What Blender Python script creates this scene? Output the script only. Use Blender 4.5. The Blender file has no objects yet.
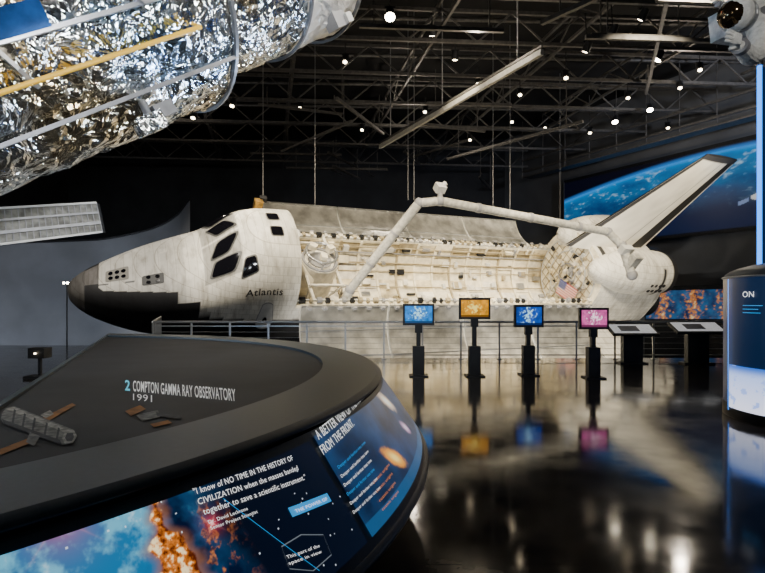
import bpy, math, random
import numpy as np
from mathutils import Vector, Matrix, noise
random.seed(7)
FP=560.0; CX=382.5; HY=300.0; CH=1.7
sc=bpy.context.scene
def W(px,py,Y): return Vector(((px-CX)/FP*Y, Y, CH-(py-HY)/FP*Y))
def PZ(px,py,z):
    Y=(CH-z)*FP/(py-HY); return Vector(((px-CX)/FP*Y,Y,z))
# ------------------------------------------------------------ materials
MATS={}
def mat(name,col,rough=.5,metal=0,var=.0,scale=5,bump=0,bscale=20,emis=None,es=0,spec=.5,coat=0):
    if name in MATS: return MATS[name]
    m=bpy.data.materials.new(name); m.use_nodes=True
    nt=m.node_tree; b=nt.nodes['Principled BSDF']
    b.inputs['Roughness'].default_value=rough; b.inputs['Metallic'].default_value=metal
    b.inputs['Specular IOR Level'].default_value=spec; b.inputs['Coat Weight'].default_value=coat
    tc=nt.nodes.new('ShaderNodeTexCoord')
    n=nt.nodes.new('ShaderNodeTexNoise'); n.inputs['Scale'].default_value=scale; n.inputs['Detail'].default_value=5
    nt.links.new(tc.outputs['Object'],n.inputs['Vector'])
    r=nt.nodes.new('ShaderNodeValToRGB')
    r.color_ramp.elements[0].position=.35; r.color_ramp.elements[1].position=.65
    r.color_ramp.elements[0].color=(*[c*(1-var) for c in col],1); r.color_ramp.elements[1].color=(*[min(1,c*(1+var*.4)) for c in col],1)
    nt.links.new(n.outputs['Fac'],r.inputs['Fac']); nt.links.new(r.outputs['Color'],b.inputs['Base Color'])
    if bump:
        n2=nt.nodes.new('ShaderNodeTexNoise'); n2.inputs['Scale'].default_value=bscale; n2.inputs['Detail'].default_value=4
        nt.links.new(tc.outputs['Object'],n2.inputs['Vector'])
        bp=nt.nodes.new('ShaderNodeBump'); bp.inputs['Strength'].default_value=bump; bp.inputs['Distance'].default_value=.05
        nt.links.new(n2.outputs['Fac'],bp.inputs['Height']); nt.links.new(bp.outputs['Normal'],b.inputs['Normal'])
    if emis: b.inputs['Emission Color'].default_value=(*emis,1); b.inputs['Emission Strength'].default_value=es
    MATS[name]=m; return m
def vmat(name,rough=.6,es=0,tile=False,base=1):
    if name in MATS: return MATS[name]
    m=bpy.data.materials.new(name); m.use_nodes=True; nt=m.node_tree; b=nt.nodes['Principled BSDF']
    a=nt.nodes.new('ShaderNodeVertexColor'); a.layer_name='Col'
    b.inputs['Roughness'].default_value=rough
    if es:
        nt.links.new(a.outputs['Color'],b.inputs['Emission Color']); b.inputs['Emission Strength'].default_value=es
        b.inputs['Base Color'].default_value=(.01,.01,.01,1)
    else: nt.links.new(a.outputs['Color'],b.inputs['Base Color'])
    if tile:
        tc=nt.nodes.new('ShaderNodeTexCoord'); mp=nt.nodes.new('ShaderNodeMapping')
        mp.inputs['Rotation'].default_value=(math.radians(90),0,0)
        nt.links.new(tc.outputs['Object'],mp.inputs['Vector'])
        br=nt.nodes.new('ShaderNodeTexBrick'); br.inputs['Scale'].default_value=1
        br.inputs['Brick Width'].default_value=.34; br.inputs['Row Height'].default_value=.3; br.inputs['Mortar Size'].default_value=.008
        br.inputs['Color1'].default_value=(1,1,1,1); br.inputs['Color2'].default_value=(.86,.86,.85,1); br.inputs['Mortar'].default_value=(.6,.58,.54,1)
        nt.links.new(mp.outputs['Vector'],br.inputs['Vector'])
        mp2=nt.nodes.new('ShaderNodeMapping'); mp2.inputs['Scale'].default_value=(3.2,1,.8); nt.links.new(tc.outputs['Object'],mp2.inputs['Vector'])
        n=nt.nodes.new('ShaderNodeTexNoise'); n.inputs['Scale'].default_value=1.1; n.inputs['Detail'].default_value=9; n.inputs['Roughness'].default_value=.66
        nt.links.new(mp2.outputs['Vector'],n.inputs['Vector'])
        r=nt.nodes.new('ShaderNodeValToRGB'); r.color_ramp.elements[0].position=.3; r.color_ramp.elements[0].color=(.42,.39,.34,1); r.color_ramp.elements[1].position=.52; r.color_ramp.elements[1].color=(1,1,1,1)
        nt.links.new(n.outputs['Fac'],r.inputs['Fac'])
        m1=nt.nodes.new('ShaderNodeMix'); m1.data_type='RGBA'; m1.blend_type='MULTIPLY'; m1.inputs[0].default_value=1
        m2=nt.nodes.new('ShaderNodeMix'); m2.data_type='RGBA'; m2.blend_type='MULTIPLY'; m2.inputs[0].default_value=.7
        nt.links.new(a.outputs['Color'],m1.inputs[6]); nt.links.new(br.outputs['Color'],m1.inputs[7])
        nt.links.new(m1.outputs[2],m2.inputs[6]); nt.links.new(r.outputs['Color'],m2.inputs[7])
        nt.links.new(m2.outputs[2],b.inputs['Base Color'])
    MATS[name]=m; return m
# ------------------------------------------------------------ mesh builder
class MB:
    def __init__(s): s.v=[];s.f=[];s.m=[];s.mats=[];s.c=[];s.sm=[]
    def mi(s,m):
        if m not in s.mats: s.mats.append(m)
        return s.mats.index(m)
    def add(s,vs,fs,m,cols=None,smooth=False):
        o=len(s.v); s.v+= [tuple(v) for v in vs]; k=s.mi(m)
        for f in fs: s.f.append([i+o for i in f]); s.m.append(k); s.sm.append(smooth)
        s.c+= cols if cols else [(1,1,1)]*len(vs)
    def box(s,c,d,m,R=None):
        c=Vector(c); x,y,z=[k/2 for k in d]; vs=[]
        for a in(-x,x):
            for b in(-y,y):
                for e in(-z,z):
                    p=Vector((a,b,e)); p=(R@p if R else p)+c; vs.append(p)
        s.add(vs,[(0,1,3,2),(4,6,7,5),(0,4,5,1),(2,3,7,6),(0,2,6,4),(1,5,7,3)],m)
    def beam(s,a,b,w,h,m,up=(0,0,1)):
        a=Vector(a);b=Vector(b);d=b-a;L=d.length
        if L<1e-6:return
        x=d/L; u=Vector(up)
        if abs(x.dot(u))>.98:u=Vector((0,1,0))
        y=u.cross(x).normalized(); z=x.cross(y)
        s.box((a+b)/2,(L,w,h),m,Matrix((x,y,z)).transposed())
    def tube(s,a,b,r,m,r2=None,n=12,cap=True):
        a=Vector(a);b=Vector(b);x=(b-a).normalized();u=Vector((0,0,1))
        if abs(x.dot(u))>.98:u=Vector((0,1,0))
        y=u.cross(x).normalized();z=x.cross(y); r2=r if r2 is None else r2
        vs=[];fs=[]
        for (p,q) in((a,r),(b,r2)):
            for i in range(n):
                t=2*math.pi*i/n; vs.append(p+(y*math.cos(t)+z*math.sin(t))*q)
        for i in range(n): fs.append((i,(i+1)%n,n+(i+1)%n,n+i))
        s.add(vs,fs,m,smooth=True)
        if cap: s.add(vs,[tuple(range(n))[::-1],tuple(range(n,2*n))],m)
    def grid(s,fn,nu,nv,m,col=None,smooth=True):
        vs=[];cs=[];fs=[]
        for i in range(nu+1):
            for j in range(nv+1):
                u=i/nu;v=j/nv; vs.append(fn(u,v)); cs.append(col(u,v) if col else (1,1,1))
        for i in range(nu):
            for j in range(nv):
                a=i*(nv+1)+j; fs.append((a,a+nv+1,a+nv+2,a+1))
        s.add(vs,fs,m,cs,smooth)
    def sphere(s,c,r,m,n=20,sc=(1,1,1)):
        c=Vector(c)
        s.grid(lambda u,v:c+Vector((r*sc[0]*math.cos(2*math.pi*u)*math.sin(math.pi*v),r*sc[1]*math.sin(2*math.pi*u)*math.sin(math.pi*v),-r*sc[2]*math.cos(math.pi*v))),n,n//2,m)
    def obj(s,name,parent=None):
        me=bpy.data.meshes.new(name); me.from_pydata(s.v,[],s.f)
        for m in s.mats: me.materials.append(m)
        me.polygons.foreach_set('material_index',s.m); me.polygons.foreach_set('use_smooth',s.sm)
        ca=me.color_attributes.new('Col','FLOAT_COLOR','POINT')
        ca.data.foreach_set('color',np.array([(*c,1) for c in s.c],dtype=np.float32).ravel())
        me.update(); o=bpy.data.objects.new(name,me); sc.collection.objects.link(o)
        if parent: o.parent=parent
        return o
def empty(name,M=None):
    o=bpy.data.objects.new(name,None); sc.collection.objects.link(o)
    if M: o.matrix_world=M
    return o
def text(s,fn,m,name,parent=None,bold=0,shear=0):
    """lettering meshed then laid on a surface: fn(u,v) u,v in 0..1"""
    cu=bpy.data.curves.new('t','FONT'); cu.body=s; cu.offset=bold; cu.shear=shear; cu.resolution_u=3; cu.space_character=1.06
    ob=bpy.data.objects.new('t',cu); sc.collection.objects.link(ob)
    dg=bpy.context.evaluated_depsgraph_get(); me0=ob.evaluated_get(dg).to_mesh()
    vs=[tuple(v.co) for v in me0.vertices]; fs=[tuple(p.vertices) for p in me0.polygons]
    ob.evaluated_get(dg).to_mesh_clear(); bpy.data.objects.remove(ob)
    xs=[v[0] for v in vs]; x0,x1=min(xs),max(xs); H=.7
    mb=MB(); mb.add([fn((v[0]-x0)/(x1-x0),v[1]/H) for v in vs],fs,m); return mb.obj(name,parent)
def bil(A,B,C,D): # A bl, B br, C tr, D tl
    A,B,C,D=map(Vector,(A,B,C,D))
    return lambda u,v:(A*(1-u)+B*u)*(1-v)+(D*(1-u)+C*u)*v
def fbm(x,y,z=0,o=5):
    a=0;k=1;t=0
    for i in range(o):
        a+=k*noise.noise(Vector((x,y,z+i*7))); t+=k; k*=.55;x*=2.1;y*=2.1
    return a/t
def lerp(a,b,t): t=max(0,min(1,t)); return tuple(a[i]+(b[i]-a[i])*t for i in range(3))
def ss(a,b,x): t=max(0,min(1,(x-a)/(b-a))); return t*t*(3-2*t)

white=mat('white_thermal_blanket',(.78,.74,.64),.7,var=.3,scale=2.5)
cream=mat('cream_liner',(.72,.62,.42),.75,var=.35,scale=2.5,bump=.3)
cream2=mat('pale_liner',(.87,.80,.62),.7,var=.2,scale=3)
cream3=mat('tan_liner',(.42,.35,.22),.75,var=.3,scale=3)
silver=mat('radiator_silver',(.78,.76,.7),.34,.8,var=.4,scale=1.4,bump=.16,bscale=3)
steel=mat('steel',(.45,.46,.48),.35,.8,var=.1)
dark=mat('dark_metal',(.02,.021,.024),.45,.3,var=.3)
black=mat('black_tile',(.015,.015,.017),.55,var=.4,scale=4)
blackg=mat('window_glass_black',(.004,.004,.006),.08,0,spec=.6)
truss=mat('truss_steel',(.11,.105,.10),.5,.3,var=.3)
grey=mat('grey_paint',(.3,.3,.31),.5,var=.1)
lgrey=mat('light_grey_paint',(.62,.62,.6),.5,var=.1)
gold=mat('gold_foil',(.7,.42,.12),.3,.9,var=.3,bump=.5)
# ------------------------------------------------------------ camera
cam=bpy.data.cameras.new('camera'); co=bpy.data.objects.new('camera',cam); sc.collection.objects.link(co)
co.location=(0,0,CH); co.rotation_euler=(math.pi/2,0,0); cam.sensor_width=36; cam.lens=36*FP/765; cam.shift_y=13.5/765; cam.clip_end=300
sc.camera=co
w=bpy.data.worlds.new('world'); sc.world=w; w.use_nodes=True
w.node_tree.nodes['Background'].inputs[0].default_value=(.25,.32,.5,1); w.node_tree.nodes['Background'].inputs[1].default_value=.02
# ------------------------------------------------------------ room shell
fm=bpy.data.materials.new('polished_concrete'); fm.use_nodes=True; nt=fm.node_tree; b=nt.nodes['Principled BSDF']
tc=nt.nodes.new('ShaderNodeTexCoord'); n=nt.nodes.new('ShaderNodeTexNoise'); n.inputs['Scale'].default_value=1.6; n.inputs['Detail'].default_value=9; n.inputs['Roughness'].default_value=.6
nt.links.new(tc.outputs['Object'],n.inputs['Vector'])
r=nt.nodes.new('ShaderNodeValToRGB'); r.color_ramp.elements[0].position=.3; r.color_ramp.elements[0].color=(.012,.012,.013,1); r.color_ramp.elements[1].position=.7; r.color_ramp.elements[1].color=(.07,.056,.043,1)
nt.links.new(n.outputs['Fac'],r.inputs['Fac'])
br=nt.nodes.new('ShaderNodeTexBrick'); br.offset=0; br.inputs['Scale'].default_value=1; br.inputs['Brick Width'].default_value=3.6; br.inputs['Row Height'].default_value=3.6; br.inputs['Mortar Size'].default_value=.012
br.inputs['Color1'].default_value=(1,1,1,1); br.inputs['Color2'].default_value=(1,1,1,1); br.inputs['Mortar'].default_value=(.2,.2,.2,1)
nt.links.new(tc.outputs['Object'],br.inputs['Vector'])
mx=nt.nodes.new('ShaderNodeMix'); mx.data_type='RGBA'; mx.blend_type='MULTIPLY'; mx.inputs[0].default_value=1
nt.links.new(r.outputs['Color'],mx.inputs[6]); nt.links.new(br.outputs['Color'],mx.inputs[7]); nt.links.new(mx.outputs[2],b.inputs['Base Color'])
mr=nt.nodes.new('ShaderNodeMapRange'); mr.inputs[1].default_value=.3; mr.inputs[2].default_value=.7; mr.inputs[3].default_value=.045; mr.inputs[4].default_value=.15
nt.links.new(n.outputs['Fac'],mr.inputs[0]); nt.links.new(mr.outputs[0],b.inputs['Roughness'])
b.inputs['IOR'].default_value=1.5
bp=nt.nodes.new('ShaderNodeBump'); bp.inputs['Strength'].default_value=.05; bp.inputs['Distance'].default_value=.02
nt.links.new(n.outputs['Fac'],bp.inputs['Height']); nt.links.new(bp.outputs['Normal'],b.inputs['Normal'])
wallm=mat('wall_charcoal',(.03,.032,.037),.8,var=.3,scale=.5)
wallg=mat('wall_grey',(.2,.21,.23),.8,var=.2,scale=.4)
ceilm=mat('ceiling_black',(.006,.006,.007),.9)
mb=MB(); mb.add([(-32,-7,0),(34,-7,0),(34,16.4,0),(-7.2,16.4,0),(-8.5,21,0),(-32,21,0)],[(0,1,2,3,4,5)],fm)
mb.add([(-32,21,0),(-8.5,21,0),(-7.2,16.4,0),(34,16.4,0),(-32,21,-.5),(-8.5,21,-.5),(-7.2,16.4,-.5),(34,16.4,-.5)],[(0,1,5,4),(1,2,6,5),(2,3,7,6)],dark); mb.obj('floor')
mb=MB(); mb.add([(-32,10,-8),(34,10,-8),(34,60,-8),(-32,60,-8)],[(0,1,2,3)],wallm); mb.obj('floor_lower')
def wall(name,a,b,z0,z1,m):
    mb=MB(); mb.add([(*a,z0),(*b,z0),(*b,z1),(*a,z1)],[(0,1,2,3)],m); mb.obj(name)
wall('wall_back',(-32,57),(12.45,57),-8,18,wallm); wall('wall_right',(12.45,57),(33.7,18.4),-8,18,mat('wall_mid_grey',(.12,.125,.135),.8,var=.2,scale=.4))
wall('wall_left',(-32,-7),(-32,57),-8,18,wallm); wall('wall_front',(-32,-7),(34,-7),-8,18,wallm); wall('wall_side',(33.7,-7),(33.7,18.4),-8,18,wallm)
mb=MB(); mb.add([(-32,-7,18),(34,-7,18),(34,57,18),(-32,57,18)],[(3,2,1,0)],ceilm); mb.obj('ceiling')
def xmaxw(y): return 33.2 if y<18.4 else 33.7-(y-18.4)*.5506-.9
mb=MB()
def pch(xs,ys):
    h=np.diff(xs);d=np.diff(ys)/h;m=np.zeros(len(xs));m[0]=d[0];m[-1]=d[-1]
    for i in range(1,len(xs)-1):
        if d[i-1]*d[i]>0: m[i]=(h[i-1]+h[i])/(h[i-1]/d[i]+h[i]/d[i-1])
    def f(x):
        i=min(max(int(np.searchsorted(xs,x))-1,0),len(xs)-2); t=(x-xs[i])/h[i]
        return ys[i]*(1+2*t)*(1-t)**2+h[i]*m[i]*t*(1-t)**2+ys[i+1]*t*t*(3-2*t)+h[i]*m[i+1]*t*t*(t-1)
    return f
cwp=[W(-120,243,25),W(-30,242,29),W(60,241,32),W(110,238,33),W(150,229,33),W(176,216,32.3),W(190,199,31)]
tt_=np.array([0,.2,.42,.58,.75,.88,1.]); cfx=[pch(tt_,np.array([p[k] for p in cwp])) for k in range(3)]
cw=lambda u,v:Vector((cfx[0](u),cfx[1](u),-8+(cfx[2](u)+8)*v))
mb.grid(cw,60,4,wallg)
for i in range(60): mb.tube(cw(i/60,1),cw((i+1)/60,1),.07,dark,n=6)
mb.obj('curved_partition_wall')
# ------------------------------------------------------------ SHUTTLE
al=math.radians(26); ph=math.radians(44)
L=Vector((math.cos(al),math.sin(al),0)); T=Vector((math.sin(al),-math.cos(al),0)); Z=Vector((0,0,1))
U=T*math.sin(ph)+Z*math.cos(ph); P=T*math.cos(ph)-Z*math.sin(ph); O=Vector((-13.15,23.2,3.3))
SM=Matrix.Translation(O)@Matrix((L,-P,U)).transposed().to_4x4()
sh=empty('space_shuttle',SM)
AE=32.7
St=np.array([0,.08,.3,.8,1.6,3,4.5,5.3,5.9,6.6,7.2,8,9.3,15,27.6,30,AE])
Ws=np.array([.02,.28,.55,.95,1.38,1.92,2.3,2.42,2.5,2.58,2.62,2.65,2.68,2.7,2.7,2.85,2.9])
Ts=np.array([-1.6,-1.36,-1.12,-.8,-.42,.15,.65,.95,1.45,2.1,2.42,2.58,2.6,2.6,2.6,2.6,2.5])
Bs=np.array([-1.65,-1.95,-2.2,-2.5,-2.75,-3.0,-3.08,-3.1,-3.1,-3.1,-3.1,-3.1,-3.05,-2.95,-2.95,-2.75,-2.4])
Ms=np.array([-1.62,-1.62,-1.6,-1.55,-1.45,-1.15,-.8,-.6,-.4,-.2,-.1,0,0,0,0,0,0])
fw,ft,fb_,fm_=pch(St,Ws),pch(St,Ts),pch(St,Bs),pch(St,Ms)
def F(s,th,e=0):
    w=fw(s)+e; t=ft(s)+e; b_=fb_(s)-e; m_=fm_(s)
    c=math.cos(th); q=math.sin(th)
    if q>=0: k=2/2.35; z=m_+(t-m_)*abs(q)**k
    else: k=2/4.0; z=m_-(m_-b_)*abs(q)**k
    y=-w*math.copysign(abs(c)**k,c)
    return Vector((s-e*(1 if s<1 else 0),y,z))
tile=vmat('tile_skin',.6,tile=True)
Wc=(.84,.815,.75); Bc=(.016,.016,.018); RC=(.10,.095,.09)
def skin(s,th):
    p=F(s,th); d=math.degrees(th); d=d if d<=180 else d-360
    n1=.9+.2*noise.noise(p*.9); n1*=1+.16*noise.noise(Vector((int(p.x*3.3),int(p.z*3.3),int(p.y*3.3)))*1.7)
    side=d if d<90 else 180-d
    if s<.7: c=RC
    elif s<1.25: c=Bc if side<62 else (.16,.15,.145)
    elif s<4.3 and side<46-((s-1)*3.0): c=Bc
    elif s<5.2 and side<17: c=Bc
    elif s<2.6 and side<60 and noise.cell(Vector((s*3.1,side*.14,1)))>.45: c=(.12,.12,.12)
    elif p.z<-.9-.05*(s<9): c=Bc
    elif s<9 and p.z<-.75 and noise.cell(Vector((s*2.5,0,0)))>.55: c=Bc
    elif s<4.6: c=tuple(k*.8 for k in Wc)
    elif 5.35<s<7.0 and 40<side<90 and s>5.3: c=(.42,.41,.38) if s<6.75 else Wc
    else: c=Wc
    return tuple(k*n1 for k in c)
mb=MB(); NS=220
def sv(u): return 9.3*u**1.6
mb.grid(lambda u,v:F(sv(u),2*math.pi*v),NS,240,tile,lambda u,v:skin(sv(u),2*math.pi*v))
ring=[F(9.3,2*math.pi*i/60) for i in range(60)]; mb.add(ring,[tuple(range(60))],cream)
mb.obj('forward_fuselage',sh)
mb=MB()
mb.grid(lambda u,v:F(9.3+18.3*u,-math.pi*v),120,90,tile,lambda u,v:skin(9.3+18.3*u,-math.pi*v))
mb.obj('mid_fuselage',sh)
def skin2(s,th):
    p=F(s,th); n1=.9+.2*noise.noise(p*1.1)
    c=Bc if p.z<-1.3 or (27.9<s<28.3 and p.z>1.9) else Wc
    return tuple(k*n1 for k in c)
mb=MB(); mb.grid(lambda u,v:F(27.6+(AE-27.6)*u,2*math.pi*v),70,160,tile,lambda u,v:skin2(27.6+(AE-27.6)*u,2*math.pi*v))
for s_,m_ in((27.6,cream2),(AE,dark)):
    mb.add([F(s_,2*math.pi*i/80) for i in range(80)],[tuple(range(80))],m_)
mb.obj('aft_fuselage',sh)
def nrm(s,th):
    a=F(s+.02,th)-F(s-.02,th); b_=F(s,th+.01)-F(s,th-.01); n_=a.cross(b_).normalized()
    c=Vector((s,0,fm_(s))); 
    if n_.dot(F(s,th)-c)<0: n_=-n_
    return n_
def patch(mb,cs,m,off=.02,sq=.45,grow=0,n=28):
    cs=[Vector((a,math.radians(b_)/1,0)) for a,b_ in cs]
    c0=sum(cs,Vector())/4
    cs=[c0+(c-c0)*(1+grow) for c in cs]
    vs=[];fs=[];rings=5
    q=bil(*cs)
    for k in range(rings+1):
        for i in range(n):
            t=2*math.pi*i/n; rho=k/rings
            x=math.copysign(abs(math.cos(t))**sq,math.cos(t))*rho; y=math.copysign(abs(math.sin(t))**sq,math.sin(t))*rho
            pq=q(.5+x/2,.5+y/2); vs.append(F(pq.x,pq.y)+nrm(pq.x,pq.y)*off)
    for k in range(rings):
        for i in range(n): fs.append((k*n+i,k*n+(i+1)%n,(k+1)*n+(i+1)%n,(k+1)*n+i))
    mb.add(vs,fs,m,smooth=True)
mb=MB()
wfr=mat('window_frame_grey',(.07,.07,.07),.5)
def win(cs,sq=.32):
    for mir in(0,1):
        c=[(a,180-b_) if mir else (a,b_) for a,b_ in cs]
        patch(mb,c,wfr,.02,sq,grow=.2,n=40); patch(mb,c,blackg,.045,sq,n=40)
win([(5.65,70),(6.3,69),(6.72,86),(5.95,86)])
win([(5.6,47),(6.45,44),(6.72,62),(5.8,64)])
win([(6.75,33),(7.4,38),(7.3,54),(6.9,53)])
win([(8.1,76),(8.6,76),(8.6,86),(8.1,86)])
patch(mb,[(7.65,-14),(8.35,-14),(8.35,2),(7.65,2)],grey,.02,1.0,.1); patch(mb,[(7.65,-14),(8.35,-14),(8.35,2),(7.65,2)],lgrey,.035,1.0)
patch(mb,[(7.9,-7),(8.1,-7),(8.1,-3),(7.9,-3)],blackg,.05,1.0)
patch(mb,[(1.5,64),(2.4,64),(2.4,88),(1.5,88)],mat('rcs_panel_grey',(.22,.21,.19),.6),.012,.2)
patch(mb,[(2.9,50),(3.75,52),(3.75,68),(2.9,66)],mat('rcs_panel_dark',(.05,.05,.05),.6),.012,.2)
for s_,t_ in((1.7,71),(1.7,81),(1.95,71),(1.95,81),(2.2,71),(2.2,81),(3.15,55),(3.5,56),(3.15,63),(3.5,63)):
    rr=.09; dt=math.degrees(rr/fw(s_)); patch(mb,[(s_-rr,t_-dt),(s_+rr,t_-dt),(s_+rr,t_+dt),(s_-rr,t_+dt)],blackg,.03,1.0,n=14)
mb.obj('windows_and_thrusters',sh)
def txS(u,v): 
    s_=6.95+1.6*u; return F(s_,math.radians(11+7.5*v))+nrm(s_,math.radians(11+7.5*v))*.03
text('Atlantis',txS,black,'name_lettering',sh,bold=.012)
# payload bay
mb=MB(); Ri=2.42; lin=[cream,cream2,cream2,white,cream2,cream]
x=9.35; bays=15; dx=18.2/bays
for i in range(bays):
    for j in range(10):
        a0=math.pi*j/10; a1=math.pi*(j+1)/10; m_=random.choice(lin)
        if j in(0,9) and random.random()<.5: m_=cream3
        r_=Ri+random.choice((0,0,.06,-.05))
        mb.grid(lambda u,v:Vector((x+i*dx+dx*u,-r_*math.cos(a0+(a1-a0)*v),-r_*math.sin(a0+(a1-a0)*v))),2,3,m_)
        for kk in range(random.choice((0,1,1,2))):
            am=(a0+a1)/2+random.uniform(-.08,.08); sx=x+i*dx+dx*random.uniform(.2,.8)
            rr=Ri-.1; mb.box((sx,-rr*math.cos(am),-rr*math.sin(am)),(random.uniform(.1,.6),random.uniform(.08,.25),random.uniform(.08,.4)),random.choice([cream2,cream3,lgrey,white,grey,dark,steel]),Matrix.Rotation(am,3,'X'))
for i in range(bays+1):
    for j in range(16):
        a0=math.pi*j/16;a1=math.pi*(j+1)/16;r_=Ri-.07
        mb.beam((x+i*dx,-r_*math.cos(a0),-r_*math.sin(a0)),(x+i*dx,-r_*math.cos(a1),-r_*math.sin(a1)),.07,.12,cream2 if i%3 else cream3,up=(1,0,0))
for a in (.3,.42,.75,1.15,1.57,2.0,2.4,2.6,2.85,3.0):
    r_=Ri-.12; mb.tube((x,-r_*math.cos(a),-r_*math.sin(a)),(x+18.2,-r_*math.cos(a),-r_*math.sin(a)),random.choice((.03,.05,.04)),random.choice([lgrey,cream3,grey]),n=6)
for sgn in(-1,1):
    mb.box((18.45,sgn*2.55,-.03),(18.3,.36,.16),cream2); mb.box((18.45,sgn*2.43,.1),(18.3,.08,.12),lgrey)
    for i in range(44):
        sx=9.6+i*.415; mb.box((sx,sgn*2.5,.14),(.1+.18*random.random(),.22,.14+.18*random.random()),random.choice([white,cream2,grey,dark,cream3,cream3]))
mb.obj('payload_bay',sh)
mb=MB()
mb.tube((9.3,0,-.5),(10.6,0,-.5),1.0,cream2,n=28); mb.tube((11,0,-1.9),(11,0,.5),.95,white,n=28); mb.tube((10.0,0,-.5),(11,0,-.5),.8,cream)
for k in range(28):
    a=2*math.pi*k/28;b2=2*math.pi*(k+1)/28
    for (r_,z_,q) in((.85,.55,.07),(.78,1.0,.06)): mb.tube((11+r_*math.cos(a),r_*math.sin(a),z_),(11+r_*math.cos(b2),r_*math.sin(b2),z_),q,steel if z_>.9 else grey,n=6)
    if k%4==0: mb.tube((11+.85*math.cos(a),.85*math.sin(a),.5),(11+.78*math.cos(b2),.78*math.sin(b2),1.0),.035,grey,n=6)
mb.tube((11,0,.5),(11,0,.56),.6,grey,n=24)
for k in range(3):
    a=2*math.pi*k/3+.4; mb.box((11+.5*math.cos(a),.5*math.sin(a),1.1),(.35,.3,.3),cream2,Matrix.Rotation(a,3,'Z'))
for y_ in(-1.6,1.6):
    mb.beam((10.2,y_,-1.6),(10.2,y_,.3),.1,.1,white); mb.beam((11.9,y_,-1.6),(11.9,y_,.3),.1,.1,white); mb.beam((10.2,y_,.3),(11.9,y_,.3),.1,.1,white); mb.beam((10.2,y_,-1.6),(11.9,y_,.3),.08,.08,white)
for x_ in(10.2,11.9): mb.beam((x_,-2.4,.1),(x_,2.4,.1),.14,.14,white)
mb.grid(lambda u,v:Vector((9.9+.5*v*math.cos(6.2832*u),1.9+.5*v*math.sin(6.2832*u),.5+.2*v*v)),24,5,lgrey); mb.tube((9.9,1.9,0),(9.9,1.9,.5),.08,grey)
mb.obj('docking_airlock',sh)
def door(sgn,psi):
    mb=MB(); psi=math.radians(psi)
    def D(s_,a,r_):
        y=r_*math.cos(a)-2.68; z=r_*math.sin(a)
        c,s2=math.cos(-psi),math.sin(-psi); yy=c*y-s2*z; zz=s2*y+c*z
        return Vector((s_,-sgn*(2.68+yy),zz+.08))
    ri=2.58
    for seg in range(4):
        a0=9.5+seg*4.52
        mb.grid(lambda u,v:D(a0+4.46*u,math.pi/2*v,ri),1,24,silver)
        mb.grid(lambda u,v:D(a0+4.46*u,math.pi/2*v,2.70),1,24,white)
        for e in(0,4.46):
            mb.grid(lambda u,v:D(a0+e,math.pi/2*v,ri-.05+u*.17),1,24,lgrey)
        for v in(.02,.3,.62,.99):
            mb.tube(D(a0,math.pi/2*v,ri-.02),D(a0+4.46,math.pi/2*v,ri-.02),.03,steel,n=6)
        for k in range(6):
            mb.box(D(a0+.4+k*.75,math.pi/2*.985,ri),(.12,.1,.1),lgrey)
            mb.box(D(a0+.4+k*.75,math.pi/2*.03,ri-.06),(.2,.14,.14),grey)
        mb.grid(lambda u,v:D(a0+4.46*u,math.pi/2,ri-.06+.18*v),1,1,lgrey)
    return mb.obj('payload_door_port' if sgn>0 else 'payload_door_starboard',sh)
door(1,158); door(-1,146)
mb=MB()
for k in range(40):
    a=math.pi*k/20;b2=math.pi*(k+1)/20
    for r_ in(2.3,1.5,.7): mb.tube((27.55,r_*math.cos(a),r_*math.sin(a)),(27.55,r_*math.cos(b2),r_*math.sin(b2)),.04,lgrey if r_>1 else grey,n=6)
for k in range(5):
    for q in(-1,1):
        h=math.sqrt(2.3**2-(k*.45)**2); mb.beam((27.55,q*k*.45,-h),(27.55,q*k*.45,h),.035,.04,cream3); mb.beam((27.55,-h,q*k*.45),(27.55,h,q*k*.45),.035,.04,cream3)
for k in range(60):
    a=random.uniform(0,6.28);r_=random.uniform(.2,2.1); mb.box((27.5,r_*math.cos(a),r_*math.sin(a)),(.16,random.uniform(.06,.3),random.uniform(.06,.3)),random.choice([white,grey,cream3,lgrey,dark,cream]))
mb.obj('aft_bulkhead_fittings',sh)
mb=MB(); red=mat('flag_red',(.6,.02,.02),.6); blu=mat('flag_blue',(.02,.04,.25),.6); wh=mat('flag_white',(.85,.85,.85),.6)
fwid,fh=1.6,.95; hz=Vector((0,-.96,.28)); vt=Vector((0,.28,.96)); cF=Vector((27.15,-1.0,-.5))-hz*fwid/2-vt*fh/2
def fl(x_,y_,e=0): return cF+hz*x_*fwid+vt*y_*fh+Vector((-e,0,0))
for k in range(13): mb.add([fl(0,k/13),fl(1,k/13),fl(1,(k+1)/13),fl(0,(k+1)/13)],[(0,1,2,3)],red if k%2==0 else wh)
mb.add([fl(0,6/13,.01),fl(.4,6/13,.01),fl(.4,1,.01),fl(0,1,.01)],[(0,1,2,3)],blu)
for i in range(6):
    for j in range(4):
        c=fl(.04+i*.065,.52+j*.12,.02); mb.box(c,(.005,.035,.035),wh)
for q in((0,0),(1,0),(0,1),(1,1)): mb.tube(fl(*q),fl(*q,-.42),.02,grey,n=6)
mb.obj('national_flag',sh)
PL=6.0
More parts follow.
